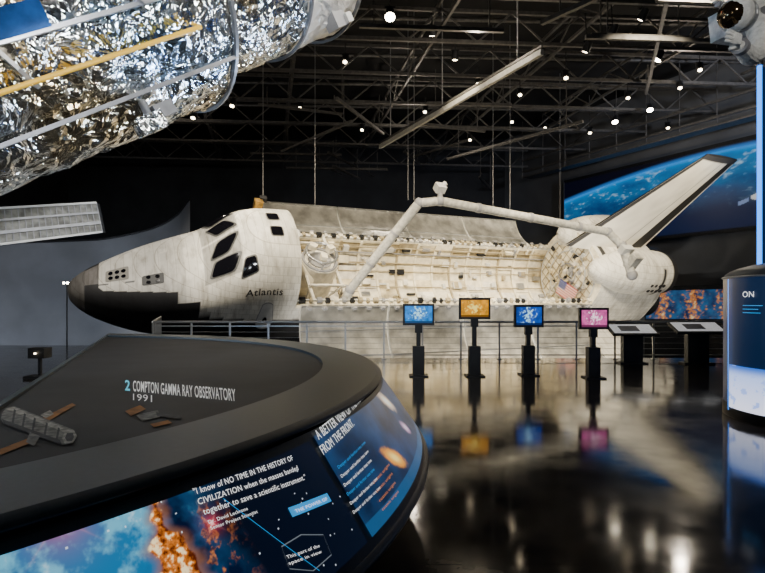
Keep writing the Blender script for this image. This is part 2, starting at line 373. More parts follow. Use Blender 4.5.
for sgn in(1,-1):
    mb=MB()
    px=pch(np.array([0,.3,1.2,2.6,4.2,PL]),np.array([.05,.45,.95,1.3,1.42,1.3]))
    def pod(u,v):
        q=PL*u; r_=px(q); a=2*math.pi*v; return Vector((26.8+q,-sgn*(1.75)+r_*1.02*math.cos(a),1.85+r_*.98*math.sin(a)))
    mb.grid(pod,50,60,tile,lambda u,v: Bc if (u>.93 or (.76<u<.82 and abs(v-.5*(sgn>0))<.14)) else tuple(k*(.9+.2*noise.noise(pod(u,v))) for k in Wc))
    mb.add([pod(1,i/40) for i in range(40)],[tuple(range(40))],dark)
    for k in range(4):
        for j in range(2):
            mb.tube((30.7+k*.35,-sgn*(3.1),1.6+j*.4),(30.7+k*.35,-sgn*3.2,1.6+j*.4),.11,black,n=10)
    mb.tube((32.7,-sgn*1.6,2.0),(33.5,-sgn*1.6,2.05),.2,dark,.55,n=20)
    mb.obj('maneuvering_pod_'+('port' if sgn>0 else 'starboard'),sh)
mb=MB()
for (y_,z_) in((0,1.1),(-1.25,-.9),(1.25,-.9)):
    for q in range(8):
        r0=.35+.8*(q/8)**.6; r1=.35+.8*((q+1)/8)**.6
        mb.tube((AE+q*.2,y_,z_),(AE+(q+1)*.2,y_,z_),r0,dark,r1,n=28,cap=False)
mb.box((AE+.7,0,-2.45),(1.6,5.4,.2),black)
mb.obj('main_engines',sh)
mb=MB()
def fin(sg):
    def f(u,v):
        le=25.9+5.9*v; te=32.1+2.4*v; z=2.3+6.85*v; c=te-le
        th=.42*(1-.45*v)*math.sin(math.pi*min(u*.9+.02,1))**.7*(1-.3*u)
        return Vector((le+c*u,-sg*th,z))
    return f
def fc(u,v):
    if u<.06 or v>.96: return (.04,.04,.045)
    if u>.76 and u<.97: return (.02,.02,.02)
    if abs(u-.6)<.006 : return (.1,.1,.1)
    return tuple(k*(.92+.15*noise.noise(Vector((u*9,v*9,0)))) for k in Wc)
finm=vmat('fin_skin',.6)
for sg in(1,-1): mb.grid(fin(sg),100,80,finm,fc)
mb.grid(lambda u,v:fin(1)(u,1)*(1-v)+fin(-1)(u,1)*v,40,2,black); mb.grid(lambda u,v:fin(1)(1,u)*(1-v)+fin(-1)(1,u)*v,20,2,black)
mb.obj('vertical_tail',sh)
def wingf(sg,span,top):
    def f(u,v):
        y=2.3+span*v
        le=np.interp(y,[2.3,3.2,4.6,11.9],[10.5,14,19.5,27.3]); te=np.interp(y,[2.3,11.9],[31.6,30.4]); c=te-le
        th=(.75-.5*v)*math.sin(math.pi*min(1,u**.6*.96+.02))
        return Vector((le+c*u,-sg*y,-2.35+(th*.6 if top else -th*.25)))
    return f
for sg,sp,nm in((1,9.6,'wing_port'),(-1,3.0,'wing_root_starboard')):
    mb=MB(); mb.grid(wingf(sg,sp,True),60,30,tile,lambda u,v:RC if u<.05 else Wc); mb.grid(wingf(sg,sp,False),60,30,black)
    mb.grid(lambda u,v:wingf(sg,sp,True)(u,1)*(1-v)+wingf(sg,sp,False)(u,1)*v,30,1,black)
    mb.obj(nm,sh)
SMi=SM.inverted()
mb=MB(); armm=mat('arm_blanket',(.48,.47,.43),.55,var=.3,scale=6)
pts=[W(345,302,27.0),W(350,290,26.8),W(419,203,25.6),W(440,201,25.6),W(608,232,28.5),W(622,246,28.4),W(632,275,28.2)]
pts=[SMi@p for p in pts]
rr=[.24,.22,.2,.2,.2,.22,.27]
for i in range(len(pts)-1):
    mb.tube(pts[i],pts[i+1],rr[i],armm,n=16); mb.sphere(pts[i],rr[i]*1.2,grey,16)
mb.sphere(pts[-1],.28,grey,16)
for i,t0 in((1,.3),(1,.65),(3,.2),(3,.5),(3,.8)):
    a=pts[i].lerp(pts[i+1],t0);b2=pts[i].lerp(pts[i+1],t0+.02); mb.tube(a,b2,rr[i]*1.15,grey,n=16)
e=SMi@W(440,188,25.5); mb.box(e,(.45,.4,.35),lgrey); mb.tube(pts[3],e,.12,grey); mb.tube(e,SMi@W(446,183,25.5),.12,lgrey)
j=SMi@W(633,262,28.1); mb.box(j,(.5,.4,.8),armm); mb.box(SMi@W(626,250,28.2),(.7,.35,.4),lgrey)
mb.obj('robot_arm',sh)
mb=MB(); q0=SMi@W(258,205,28.3); mb.box(q0,(.4,.35,.6),gold); mb.box(q0+Vector((.25,.2,.25)),(.35,.25,.25),dark); mb.tube(q0,q0+Vector((.2,-.3,-1.6)),.12,dark); mb.obj('gold_sensor_unit',sh)
mb=MB()
for s_ in(7.5,29):
    p=SM@Vector((s_,.3,-2.7)); 
    for d in(-1.3,1.3): mb.beam(SMi@Vector((p.x+d*.6,p.y+abs(d)*.2,-7.95)),SMi@Vector((p.x,p.y,p.z)),.5,.5,dark)
mb.obj('support_stand',sh)
mb=MB()
for px_,yy,y0 in((263,29,212),(315,29,205),(408,31,200),(414,31,200),(493,33,215),(510,33,215),(560,40,230)):
    a=W(px_,y0,yy); mb.tube(a,(a.x,a.y,17.9),.014,grey,n=5)
mb.obj('suspension_cables')
# ------------------------------------------------------------ ceiling structure
def openweb(mb,a,b,h,m,step=1.6,w=.16):
    a=Vector(a);b=Vector(b);n_=max(2,int((b-a).length/step)); up=Vector((0,0,h))
    mb.beam(a,b,w,w,m); mb.beam(a+up,b+up,w,w,m)
    for i in range(n_):
        p=a.lerp(b,i/n_);q=a.lerp(b,(i+1)/n_)
        mb.beam(p if i%2 else p+up,q+up if i%2 else q,w*.5,w*.5,m)
mb=MB()
for k,yy in enumerate((18,22,26,30,34.5,39,44,50)): openweb(mb,(-28,yy-1,14.3),(min(30,xmaxw(yy+3)),yy+3,14.3),1.5,truss,1.7)
for k,x0 in enumerate((-24,-17,-10,-4,3,10,17,24)): 
    ye=56 if x0<17 else (44 if x0<20 else 33)
    openweb(mb,(x0+3,12,15),(x0-6*(ye-12)/44,ye,15),1.3,truss,2.0,.14)
mb.obj('ceiling_trusses')
mb=MB()
for k in range(30):
    z_=random.uniform(11.8,14.2); y_=random.uniform(18,50); x_=random.uniform(-16,20); l_=random.uniform(4,12); an=random.choice((.07,.07,-.9,1.2,.35))
    ex,ey=x_+l_*math.cos(an),y_+l_*math.sin(an)
    if ey>56 or ex>xmaxw(ey) or x_>xmaxw(y_): continue
    mb.beam((x_,y_,z_),(ex,ey,z_),.16,.16,truss)
    for q in(.1,.9): mb.beam((x_+(ex-x_)*q,y_+(ey-y_)*q,z_),(x_+(ex-x_)*q,y_+(ey-y_)*q,15),.05,.05,truss)
for k in range(7):
    y_=20+k*4.6; mb.tube((-25,y_,16.9),(min(28,xmaxw(y_+2)),y_+2,16.9),.12,truss,n=8)
mb.obj('ceiling_lighting_pipes')
hb=mat('hoist_beam_paint',(.42,.41,.38),.5,var=.2)
mb=MB(); mb.beam(W(380,147,36),W(542,52,22.5),.16,.24,hb); mb.beam(W(380,143,36),W(542,46,22.5),.08,.1,truss)
for q in(.1,.5,.9):
    p=W(380,147,36).lerp(W(542,52,22.5),q); mb.tube(p,(p.x,p.y,17.9),.03,grey,n=6)
mb.obj('ceiling_hoist_beam')
mb=MB()
for z_ in(12.6,13.6): mb.beam((28,22,z_+.5),(12.5,50,z_+.5),.15,.15,truss)
mb.box((20.3,36,12.5),(1.0,31,.12),truss,Matrix.Rotation(math.radians(29),3,'Z'))
for q in range(14):
    p=Vector((28,22,13.1)).lerp(Vector((12.5,50,13.1)),q/13); mb.beam(p-Vector((0,0,.6)),p+Vector((0,0,1)),.06,.06,truss); mb.beam(p,p+Vector((0,0,4.5)),.05,.05,truss)
mb.obj('ceiling_catwalk')
lampm=mat('lamp_glow',(1,1,1),emis=(1,.88,.66),es=45); lampb=mat('lamp_glow_small',(1,1,1),emis=(1,.82,.55),es=20)
fix=[(390,17,21,1),(193,118,30,0),(204,100,32,0),(615,122,38,1),(590,133,40,0),(650,110,36,1),(657,60,28,1),(470,140,42,0),(432,36,26,0),(512,122,40,0),(566,78,30,0),(232,106,30,0),(700,70,30,0),(640,20,24,0),(520,95,34,0),
(362,130,40,0),(545,128,42,0),(628,98,34,0),(680,88,32,0),(455,60,28,0),(478,84,32,0),(585,52,26,0),(610,36,24,0),(345,62,30,0),(300,108,38,0),(425,112,38,0),(668,128,40,0)]
for i,(a,b_,y_,big) in enumerate(fix):
    mb=MB(); p=W(a,b_,y_); d=(Vector((2+p.x*.4,30,3))-p).normalized() if p.y<29 else Vector((-.1,-.45,-.9)).normalized()
    if i==0: d=Vector((0,-.5,-.86))
    mb.tube(p-d*.45,p,.16,dark,.2,n=14); mb.tube(p-d*.01,p+d*.012,.19 if big else .11,lampm if big else lampb,n=14)
    mb.tube(p-d*.25,(p.x,p.y,max(p.z+1,15)),.03,dark,n=6); mb.box(p-d*.25+Vector((0,0,.2)),(.4,.08,.08),dark)
    mb.obj('stage_spotlight' if i==0 else 'stage_spotlight.%03d'%i)
mb=MB(); mb.beam(W(62,284,25.2),W(71,284,25.2),.04,.04,dark)
for a in(64,67.5,70.5): mb.sphere(W(a,283,25.2),.05,lampm,10)
mb.beam(W(67,284,25.2),(W(67,284,25.2).x,25.2,-7.9),.04,.04,dark); mb.obj('marker_lamp_stand')
# ------------------------------------------------------------ big Earth screen
def art(name,fn,col,nu,nv,es,parent=None,frame=None):
    mb=MB(); mb.grid(fn,nu,nv,vmat(name+'_glow',.3,es=es),col,smooth=False)
    return mb.obj(name,parent)
def earth(u,v):
    lim=.62+.30*math.sin(min(1,u*.9+.12)*math.pi*.6)
    d=v-lim
    n1=fbm(u*7,v*5,1); n2=fbm(u*26,v*22,4,6)
    if d>0: c=lerp((.02,.14,.45),(.0008,.001,.005),d*18)
    else:
        c=lerp((.002,.03,.11),(.004,.11,.26),.5+n1*1.4); c=lerp(c,(.25,.38,.48),ss(.1,.45,n2+n1*.6)*.75); c=lerp(c,(.01,.22,.6),math.exp(d*24)*.85); c=lerp(c,(.001,.005,.025),ss(.15,.7,-d))
    # satellite picture: body with two small array wings
    du,dv=(u-.93),(v-.34)
    if du*du*2.6+dv*dv<.0011: c=(.34,.34,.33)
    if abs(dv-du*.8)<.022 and .03<abs(du)<.065: c=(.10,.14,.25)
    return c
e0=empty('video_wall_screen')
A=Vector((16.3,49.6,6.3));B=Vector((24.6,34.6,6.3)); A2=A+Vector((0,0,5.8));B2=B+Vector((0,0,5.8)); off=Vector((-.3,-.16,0))
art('earth_image',bil(A+off,B+off,B2+off,A2+off),earth,260,110,1.5,e0)
mb=MB(); 
for p,q in((A,B),(A2,B2),(A,A2),(B,B2)): mb.beam(p+off*.6,q+off*.6,.3,.25,dark)
mb.obj('screen_frame',e0)
def nebc(u,v,seed=0):
    n1=fbm(u*4+seed,v*4,seed); n2=fbm(u*9,v*9+seed,3)
    c=lerp((.01,.02,.08),(.03,.15,.35),.5+n1*1.5); c=lerp(c,(.75,.25,.04),ss(.0,.3,n2+.25-abs(u%1-.55))); c=lerp(c,(.95,.7,.4),ss(.3,.5,n2+.25-abs(u%1-.55)))
    return c
p0,p1,p2,p3=[Vector(W(a,b_,y_)) for a,b_,y_ in((646,319,40.5),(726,319,35.5),(726,289,35.5),(646,291,40.5))]
e1=empty('nebula_mural'); art('mural_image',bil(p0,p1,p2,p3),lambda u,v:nebc(u*2.5,v,2),110,50,.7,e1)
mb=MB(); mb.add([Vector((p0.x,p0.y+.2,-8)),Vector((p1.x,p1.y+.2,-8)),p2+Vector((0,.2,.3)),p3+Vector((0,.2,.3))],[(0,1,2,3)],dark); mb.obj('mural_backing',e1)
# ------------------------------------------------------------ railing
mb=MB(); railm=mat('rail_steel',(.5,.5,.5),.35,.7)
xa,xb=-6.6,10.0; Yr=16.1
mb.tube((xa,Yr,1.07),(xb,Yr,1.07),.035,railm); 
for z_ in(.12,.95): mb.beam((xa,Yr,z_),(xb,Yr,z_),.03,.03,railm)
nP=15
for i in range(nP+1):
    x_=xa+(xb-xa)*i/nP; mb.beam((x_,Yr,0),(x_,Yr,1.05),.05,.03,railm); mb.box((x_,Yr,.01),(.14,.12,.02),railm)
for z_ in(.3,.46,.62,.78): mb.tube((xa,Yr,z_),(xb,Yr,z_),.006,railm,n=5)
mb.tube((xa,Yr,1.07),(-8.2,20.7,1.07),.035,railm)
for i in range(1,5):
    p=Vector((xa,Yr,0)).lerp(Vector((-8.2,20.7,0)),i/4); mb.beam(p,p+Vector((0,0,1.05)),.05,.03,railm)
mb.obj('guard_railing')
# ------------------------------------------------------------ kiosks
def kart(base,hi,seed):
    def f(u,v):
        n1=fbm(u*5+seed,v*3,seed); n2=fbm(u*12,v*8+seed,seed)
        if v<.12: return tuple(k*.15 for k in base)
        c=lerp(tuple(k*.3 for k in base),base,.5+n1); return lerp(c,hi,ss(.0,.25,n2+.25-abs(u-.5)-abs(v-.55)*.5))
    return f
ks=[(404,433,306,323,376,(.01,.25,.8),(.4,.8,1)),(460,489,300,317,376,(.85,.35,.01),(1,.75,.15)),(515,542,307,325,375,(.01,.08,.5),(.4,.75,1)),(580,607,310,327,378,(.75,.12,.4),(1,.75,.85))]
for i,(x0,x1,y0,y1,yb,c,h) in enumerate(ks):
    Y=CH*FP/(yb-HY); cx=((x0+x1)/2-CX)/FP*Y; hw=(x1-x0)/2/FP*Y-.02; z1=CH-(y0-HY)/FP*Y; z0=CH-(y1-HY)/FP*Y
    e=empty('touchscreen_kiosk' if i==0 else 'touchscreen_kiosk.%03d'%i)
    mb=MB(); mb.box((cx,Y,(z0+z1)/2),(hw*2+.09,.09,z1-z0+.1),dark)
    mb.beam((cx,Y+.04,.0),(cx,Y+.04,z0),.09,.13,dark); mb.box((cx,Y+.03,.34),(.26,.2,.66),dark); mb.box((cx,Y,.015),(.42,.4,.03),dark); mb.box((cx,Y+.02,z0-.12),(.16,.12,.2),dark)
    mb.obj('stand',e)
    art('display_%d'%(i+1),bil((cx-hw,Y-.05,z0),(cx+hw,Y-.05,z0),(cx+hw,Y-.05,z1),(cx-hw,Y-.05,z1)),kart(c,h,i*3.3),60,36,1.5,e)
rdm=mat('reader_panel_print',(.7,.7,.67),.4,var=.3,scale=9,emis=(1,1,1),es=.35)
for i,(x0,x1,yt,Y) in enumerate(((609,655,330,15.0),(672,722,328,14.9))):
    a=(x0-CX)/FP*Y;b_=(x1-CX)/FP*Y; zt=CH-(yt-HY)/FP*Y
    mb=MB(); R=Matrix.Rotation(math.radians(24),3,'X')
    mb.box(((a+b_)/2,Y,zt),(b_-a,.6,.06),dark,R); mb.box(((a+b_)/2,Y,zt+.035),(b_-a-.12,.5,.01),rdm,R)
    mb.box(((a+b_)/2-.1,Y-.02,zt+.042),(.5,.3,.008),grey,R)
    mb.box(((a+b_)/2,Y+.02,zt/2-.05),(.42*(b_-a),.2,zt-.15),dark); mb.box(((a+b_)/2,Y+.02,.02),(.6*(b_-a),.34,.04),dark)
    mb.obj('information_lectern' if i==0 else 'information_lectern.%03d'%i)
# ------------------------------------------------------------ foreground console
C=Vector((-5.38,4.71)); RT=5.36; RB=5.72; ZT=1.05; ZB=.52; NA=math.radians(21.5); CD=2.39
con=empty('exhibit_console')
def CP(a,r,z): return Vector((C.x+r*math.cos(a),C.y+r*math.sin(a),z))
amin=NA-math.acos(CD/5.33)+.002; amax=NA+math.acos(CD/5.33)-.002
rim=mat('console_rim',(.026,.038,.047),.42,.0,var=.15,scale=30); panelm=mat('console_panel',(.018,.018,.02),.6,var=.4,scale=2,spec=.3); 
mb=MB(); AA=lambda u:amin+(amax-amin)*u
ch=lambda a:CD/math.cos(a-NA)
inn=lambda a:min(5.33,max(4.85,ch(a)))
mb.grid(lambda u,v:CP(AA(u),inn(AA(u))*(1-v)+5.33*v,1.1),160,2,rim)
mb.grid(lambda u,v:CP(AA(u),5.33+.045*math.sin(v*math.pi),1.1-.06*v),160,4,rim)
mb.grid(lambda u,v:CP(AA(u),inn(AA(u)),1.1-.035*v),160,1,rim)
mb.grid(lambda u,v:CP(AA(u),min(ch(AA(u)),5.3)*(1-v)+inn(AA(u))*v,1.072),160,4,panelm)
mb.grid(lambda u,v:CP(AA(u),RT+(RB-RT)*v,1.04+(ZB-1.04)*v),160,4,rim)
mb.grid(lambda u,v:CP(AA(u),RB+.03*math.sin(v*math.pi),ZB-.07*v),160,4,rim)
mb.grid(lambda u,v:CP(AA(u),RB-.45*v,.45-.45*v),160,4,dark)
pa=CP(amin,5.33,0);pb=CP(amax,5.33,0)
mb.beam((pa.x,pa.y,1.08),(pb.x,pb.y,1.08),.04,.025,rim)
mb.add([pa,pb,Vector((pb.x,pb.y,1.08)),Vector((pa.x,pa.y,1.08))],[(0,1,2,3)],dark)
mb.obj('console_body',con)
def SK(a,t,e=.006):
    return CP(a,RT+(RB-RT)*t+e*.82,1.04+(ZB-1.04)*t+e*.57)
def hit(px,py):
    dx=(px-CX)/FP; dz=-(py-HY)/FP
    Y=.5
    while Y<9:
        z=CH+dz*Y; t=(1.04-z)/(1.04-ZB); R=RT+(RB-RT)*t
        if (Vector((dx*Y,Y))-C).length<R: break
        Y+=.002
    return math.atan2(Y-C.y,dx*Y-C.x),t
aS=hit(303,425)[0]; aE=math.radians(9)
pil=hit(155,515); star=hit(57,519)
pt=[hit(155,474),hit(152,496),hit(156,520),hit(168,545),hit(182,568)]
pX=[(p[0]-pil[0])*5.5 for p in pt]; pY=[(p[1]-pil[1])*.65 for p in pt]
print('pillar',pX,pY)
def nebula(u,v):
    a=amin+.01+(aS-.006-amin-.01)*u; t=.07+.86*(1-v)
    X=(a-pil[0])*5.5; Yy=(t-pil[1])*.65
    n1=fbm(X*4,Yy*4,2); n2=fbm(X*16,Yy*16,5,6); n3=fbm(X*2,Yy*2,9); n4=fbm(X*42,Yy*42,8)
    c=lerp((.001,.005,.022),(.006,.06,.16),.5+n1*1.8)
    lf=ss(.30,-.12,X+n1*.15)
    c=lerp(c,(.010,.13,.30),lf*ss(-.3,.2,n3+n1*.7))
    c=lerp(c,(.12,.45,.62),lf*ss(-.02,.35,n1+n2*.6+.12*math.exp(-((X+.12)/.12)**2))*.85)
    c=lerp(c,(.5,.7,.78),lf*ss(.22,.5,n1+n4*.5)*.6)
    c=lerp(c,(.001,.003,.010),ss(.12,.34,X+n1*.3))
    ctr=float(np.interp(Yy,pY,pX))+.018*n1
    D_=abs(X-ctr)
    wd=.016+.026*n2+.010*math.sin(Yy*70+1)+.010*ss(.0,-.06,Yy)*math.sin((Yy)*110)+.05*ss(.02,.13,Yy)
    c=lerp(c,(.25,.10,.05),.6*ss(.05,.0,D_-wd)*ss(pY[0]-.03,pY[0],Yy))
    m=ss(.007,-.007,D_-wd)*ss(pY[0]-.008,pY[0]+.006,Yy+.03*n2)
    sh_=.5+n2*2.3+n4*2.0-(X-ctr)*5
    pc=lerp((.07,.010,.002),(.7,.19,.02),sh_); pc=lerp(pc,(1,.78,.42),ss(.75,1.3,sh_))
    c=lerp(c,pc,m)
    m3=ss(.04,.16,n2+n1*.8-.12+.7*(Yy-.04))*ss(.0,.08,X-ctr)*ss(.34,.16,X)*ss(.0,.08,Yy)
    c=lerp(c,lerp((.05,.010,.006),(.55,.17,.04),.35+n4*2.6),m3*.75)
    for (sx,sy,k) in((star[0],star[1],1),(star[0]+.05,star[1]-.2,.3),(star[0]+.09,star[1]+.3,.4),(star[0]-.03,star[1]+.35,.3)):
        ddx=(a-sx)*5.5; ddy=(t-sy)*.65
        d=math.hypot(ddx,ddy)/k; c=lerp(c,(.9,.04,.08),.85*math.exp(-d*24)); c=lerp(c,(1,.85,.85),math.exp(-(d*65)**2))
        for q in(0,1):
            rr_=abs(ddx+ddy) if q else abs(ddx-ddy); c=lerp(c,(1,.35,.35),math.exp(-rr_*260)*math.exp(-d*22))
    if noise.cell(Vector((X*160,Yy*160,0)))>.9965 and m<.5: c=lerp(c,(.8,.9,1),.6)
    return c
art('nebula_graphic',lambda u,v:SK(amin+.01+(aS-.006-amin-.01)*u,.07+.86*(1-v)),nebula,760,250,1.4,con)
g1=hit(386,402);g2=hit(394,458);g3=hit(405,428)
def rightart(u,v):
    a=aS+.004+(aE-aS)*u; t=.05+.88*(1-v); X=a*5.5;Yy=t*.65
    n1=fbm(X*3,Yy*3,12); c=lerp((.002,.007,.025),(.008,.045,.13),.5+n1*1.5)
    for g,co_,hi_,sx,el in((g1,(.35,.25,.2),(.9,.85,.7),.085,.4),(g2,(.75,.25,.01),(1,.75,.2),.075,.45),(g3,(.3,.15,.3),(.7,.6,.7),.06,.5)):
        dx=(a-g[0])*5.5;dy=(t-g[1])*.65; dr=dx*.9+dy*.5; dq=-dx*.5+dy*.9; d=math.hypot(dr*el,dq*1.15)/sx
        c=lerp(c,co_,.95*ss(1.2,.7,d+.5*fbm(X*18,Yy*18,3))); c=lerp(c,hi_,math.exp(-(d*1.9)**2))
    if v<.12: c=lerp(c,(.01,.10,.25),.6)
    return c
art('galaxy_graphic',lambda u,v:SK(aS+.004+(aE-aS)*u,.05+.88*(1-v)),rightart,300,140,1.3,con)
txw=mat('print_white',(.9,.9,.9),.5,emis=(1,1,1),es=1.1); txb=mat('print_blue',(.05,.4,.9),.5,emis=(.03,.35,.8),es=.9); txo=mat('print_orange',(.9,.4,.1),.5,emis=(.9,.3,.05),es=.8)
def skt(s,x0,y0,x1,y1,hpx,m,name,bold=0,shear=0,a1=None):
    A_=hit(x0,y0);B_=hit(x1,y1);Tt=hit(x0,y0-hpx); dt=Tt[1]-A_[1]; 
    text(s,lambda u,v:SK(A_[0]+(B_[0]-A_[0])*u,A_[1]+(B_[1]-A_[1])*u+dt*v,.012),m,name,con,bold,shear)
skt('"I know of NO TIME IN THE HISTORY OF',193,496,292,461,7,txw,'quote_line_1',0,.15)
skt('CIVILIZATION when the masses banded',197,506,297,471,7,txw,'quote_line_2',0,.15)
skt('together to save a scientific instrument."',202,516,305,480,7,txw,'quote_line_3',0,.15)
skt('Dr. David Leckrone',207,525,246,511,4,txw,'credit_line_1'); skt('Senior Project Scientist',209,531,256,514,4,txw,'credit_line_2')
skt('A BETTER VIEW OF THE PAST,',317,441,361,400,11,txw,'heading_line_1',.0); skt('FROM THE FRONT.',322,456,353,426,11,txw,'heading_line_2',.0)
for k in range(6):
    skt('Deeper and farther into time',337+k*3,470+k*9,364+k*3,444+k*9,4,txw if k%3 else txb,'body_text_%d'%(k+1))
for k in range(4): skt('cosmic origins',372+k*3,485+k*9,388+k*3,466+k*9,4,txo,'caption_text_%d'%(k+1))
mb=MB()
def strip(x0,y0,x1,y1,wpx,m,n=12):
    A_=hit(x0,y0);B_=hit(x1,y1);Tt=hit(x0,y0-wpx);dt=Tt[1]-A_[1]
    mb.grid(lambda u,v:SK(A_[0]+(B_[0]-A_[0])*u,A_[1]+(B_[1]-A_[1])*u+dt*v,.009),n,1,m)
strip(291,518,330,502,12,txb); strip(222,500,318,572,1.2,txb); 
hx=[(280,548),(300,536),(322,536),(330,556),(312,572),(288,570)]
for k in range(6): strip(*hx[k],*hx[(k+1)%6],1.4,mat('print_grey',(.3,.35,.4),.5,emis=(.3,.35,.4),es=.5),4)
mb.obj('graphic_callouts',con)
skt('THE POWER OF',294,514,326,501,4,txw,'callout_text')
skt('This part of the',285,560,318,548,4,txw,'callout_text_2')
skt('space in view',287,566,320,554,4,txw,'callout_text_3')
ZP=1.078
def tt(s,bl,br_,tr,tl,m,name,bold=0):
    text(s,bil(PZ(*bl,ZP),PZ(*br_,ZP),PZ(*tr,ZP),PZ(*tl,ZP)),m,name,con,bold)
txg=mat('print_light_grey',(.75,.75,.73),.5,emis=(1,1,1),es=.25); txc=mat('print_cyan',(.1,.6,.8),.5,emis=(.1,.6,.8),es=.4)
tt('2',(125,390),(130,390.6),(130,380.4),(125,380),txc,'panel_number',.02)
tt('COMPTON GAMMA RAY OBSERVATORY',(133,391),(236,401),(235,389),(133,380.5),txg,'panel_title',.012)
tt('1991',(133,400),(152,402),(152,395),(133,393.5),txg,'panel_year')
mb=MB()
def pp(pts,m,z=0): mb.add([PZ(a,b_,ZP+z*.00015) for a,b_ in pts],[tuple(range(len(pts)))],m)
def pr(n,c,sc_=30,v=.6): return mat(n,c,.7,var=v,scale=sc_)
pg=pr('print_satellite_grey',(.17,.165,.15)); pg1=pr('print_satellite_light',(.34,.32,.28)); pg2=pr('print_satellite_dark',(.04,.04,.043)); po=pr('print_solar_gold',(.30,.12,.02),14,.4)
pp([(30,424),(72,403),(76,405),(36,428)],po,1); pp([(0,449),(34,436),(38,440),(0,455)],po,1)
pp([(2,413),(6,408),(14,406),(74,430),(77,436),(73,443),(63,445),(4,424),(1,419)],pg,2)
pp([(6,409),(14,407),(70,430),(66,433)],pg1,3); pp([(2,419),(4,424),(62,445),(60,440)],pg2,3)
for a in(14,24,34,46,58): pp([(a,409+(a-14)*.42),(a+2,410+(a-14)*.42),(a-1,427+(a-14)*.36),(a-3,426+(a-14)*.36)],pg2,4)
pp([(66,430),(74,430),(77,436),(73,443),(65,444),(62,438)],pg1,5); pp([(67,433),(73,433),(74,437),(72,441),(67,441),(65,438)],pg2,6)
pp([(40,415),(50,410),(54,414),(46,418)],pg1,5); pp([(30,432),(40,436),(34,446),(26,442)],pg,5)
pp([(125,411),(140,405),(146,409),(131,416)],po,1); pp([(136,415),(158,410),(160,417),(142,421)],pg,2); pp([(150,424),(168,420),(172,423),(154,427)],po,1); pp([(156,412),(182,416),(180,419),(157,416)],pg2,3)
mb.obj('panel_illustrations',con)
# ------------------------------------------------------------ space telescope (foil) overhead
tel=empty('space_telescope_replica')
def foilmat(name,c0,c1,rough,metal,gd):
    foil=bpy.data.materials.new(name); foil.use_nodes=True; nt=foil.node_tree; b=nt.nodes['Principled BSDF']
    b.inputs['Metallic'].default_value=metal; b.inputs['Roughness'].default_value=rough
    tc=nt.nodes.new('ShaderNodeTexCoord')
    n=nt.nodes.new('ShaderNodeTexNoise'); n.inputs['Scale'].default_value=2.2; n.inputs['Detail'].default_value=3; n.inputs['Distortion'].default_value=1.2
    nt.links.new(tc.outputs['Object'],n.inputs['Vector'])
    v1=nt.nodes.new('ShaderNodeTexVoronoi'); v1.inputs['Scale'].default_value=5; v1.feature='F1'; 
    vm=nt.nodes.new('ShaderNodeVectorMath'); vm.operation='MULTIPLY_ADD'; vm.inputs[1].default_value=(.5,.5,.5)
    nt.links.new(n.outputs['Color'],vm.inputs[0]); nt.links.new(tc.outputs['Object'],vm.inputs[2]); nt.links.new(vm.outputs[0],v1.inputs['Vector'])
    bp=nt.nodes.new('ShaderNodeBump'); bp.inputs['Strength'].default_value=.9; bp.inputs['Distance'].default_value=.07
    nt.links.new(v1.outputs['Distance'],bp.inputs['Height']); nt.links.new(bp.outputs['Normal'],b.inputs['Normal'])
    n2=nt.nodes.new('ShaderNodeTexNoise'); n2.inputs['Scale'].default_value=.9; n2.inputs['Detail'].default_value=4; nt.links.new(tc.outputs['Object'],n2.inputs['Vector'])
    r=nt.nodes.new('ShaderNodeValToRGB'); r.color_ramp.elements[0].position=.38; r.color_ramp.elements[0].color=(*gd,1); r.color_ramp.elements[1].position=.5; r.color_ramp.elements[1].color=(*c1,1)
    e_=r.color_ramp.elements.new(.66); e_.color=(*c0,1)
    nt.links.new(n2.outputs['Fac'],r.inputs['Fac']); nt.links.new(r.outputs['Color'],b.inputs['Base Color'])
    return foil
foil=foilmat('crumpled_foil',(.55,.7,.85),(.9,.92,.92),.19,1,(.85,.74,.52)); wfoil=foilmat('white_foil',(.85,.84,.8),(.9,.88,.84),.4,.5,(.75,.72,.66))
A0=W(-90,42,6.6); B0=W(312,-62,10.2); ax=(B0-A0).normalized(); LT=(B0-A0).length*.94
ty=Vector((0,0,1)).cross(ax).normalized(); tz=ax.cross(ty)
def TC(s_,a,r_): return A0+ax*s_+(ty*math.cos(a)+tz*math.sin(a))*r_
mb=MB(); rg=random.Random(3)
def foilcyl(s0,s1,r0,nu,nv,m):
    J_={}
    def f(u,v):
        i=round(u*nu); j=round(v*nv)%nv
        if (i,j) not in J_: J_[(i,j)]=(rg.uniform(-.35,.35),rg.uniform(-.35,.35),rg.uniform(-.022,.022))
        a_,b2_,c_=J_[(i,j)]
        uu=u+(a_/nu if 0<i<nu else 0); vv=(j+b2_)/nv
        s_=s0+(s1-s0)*uu; a=2*math.pi*vv; q=Vector((s_*2.0,math.cos(a)*4,math.sin(a)*4)); 
        return TC(s_,a,r0+.06*noise.noise(q)+c_)
    vs=[f(i/nu,j/nv) for i in range(nu+1) for j in range(nv)]
    fs=[]
    for i in range(nu):
        for j in range(nv):
            a=i*nv+j;b=i*nv+(j+1)%nv;c=(i+1)*nv+(j+1)%nv;d=(i+1)*nv+j
            fs+= [(a,b,c),(a,c,d)] if rg.random()<.5 else [(a,b,d),(b,c,d)]
    mb.add(vs,fs,m,smooth=False)
s1=LT*.52; s2=LT*.8
foilcyl(-3,s1,1.9,54,78,foil); foilcyl(s1,s2,1.6,18,66,foil); foilcyl(s2,LT,1.6,16,84,wfoil)
dst=mat('telescope_strap_grey',(.22,.23,.25),.4,.6,var=.2)
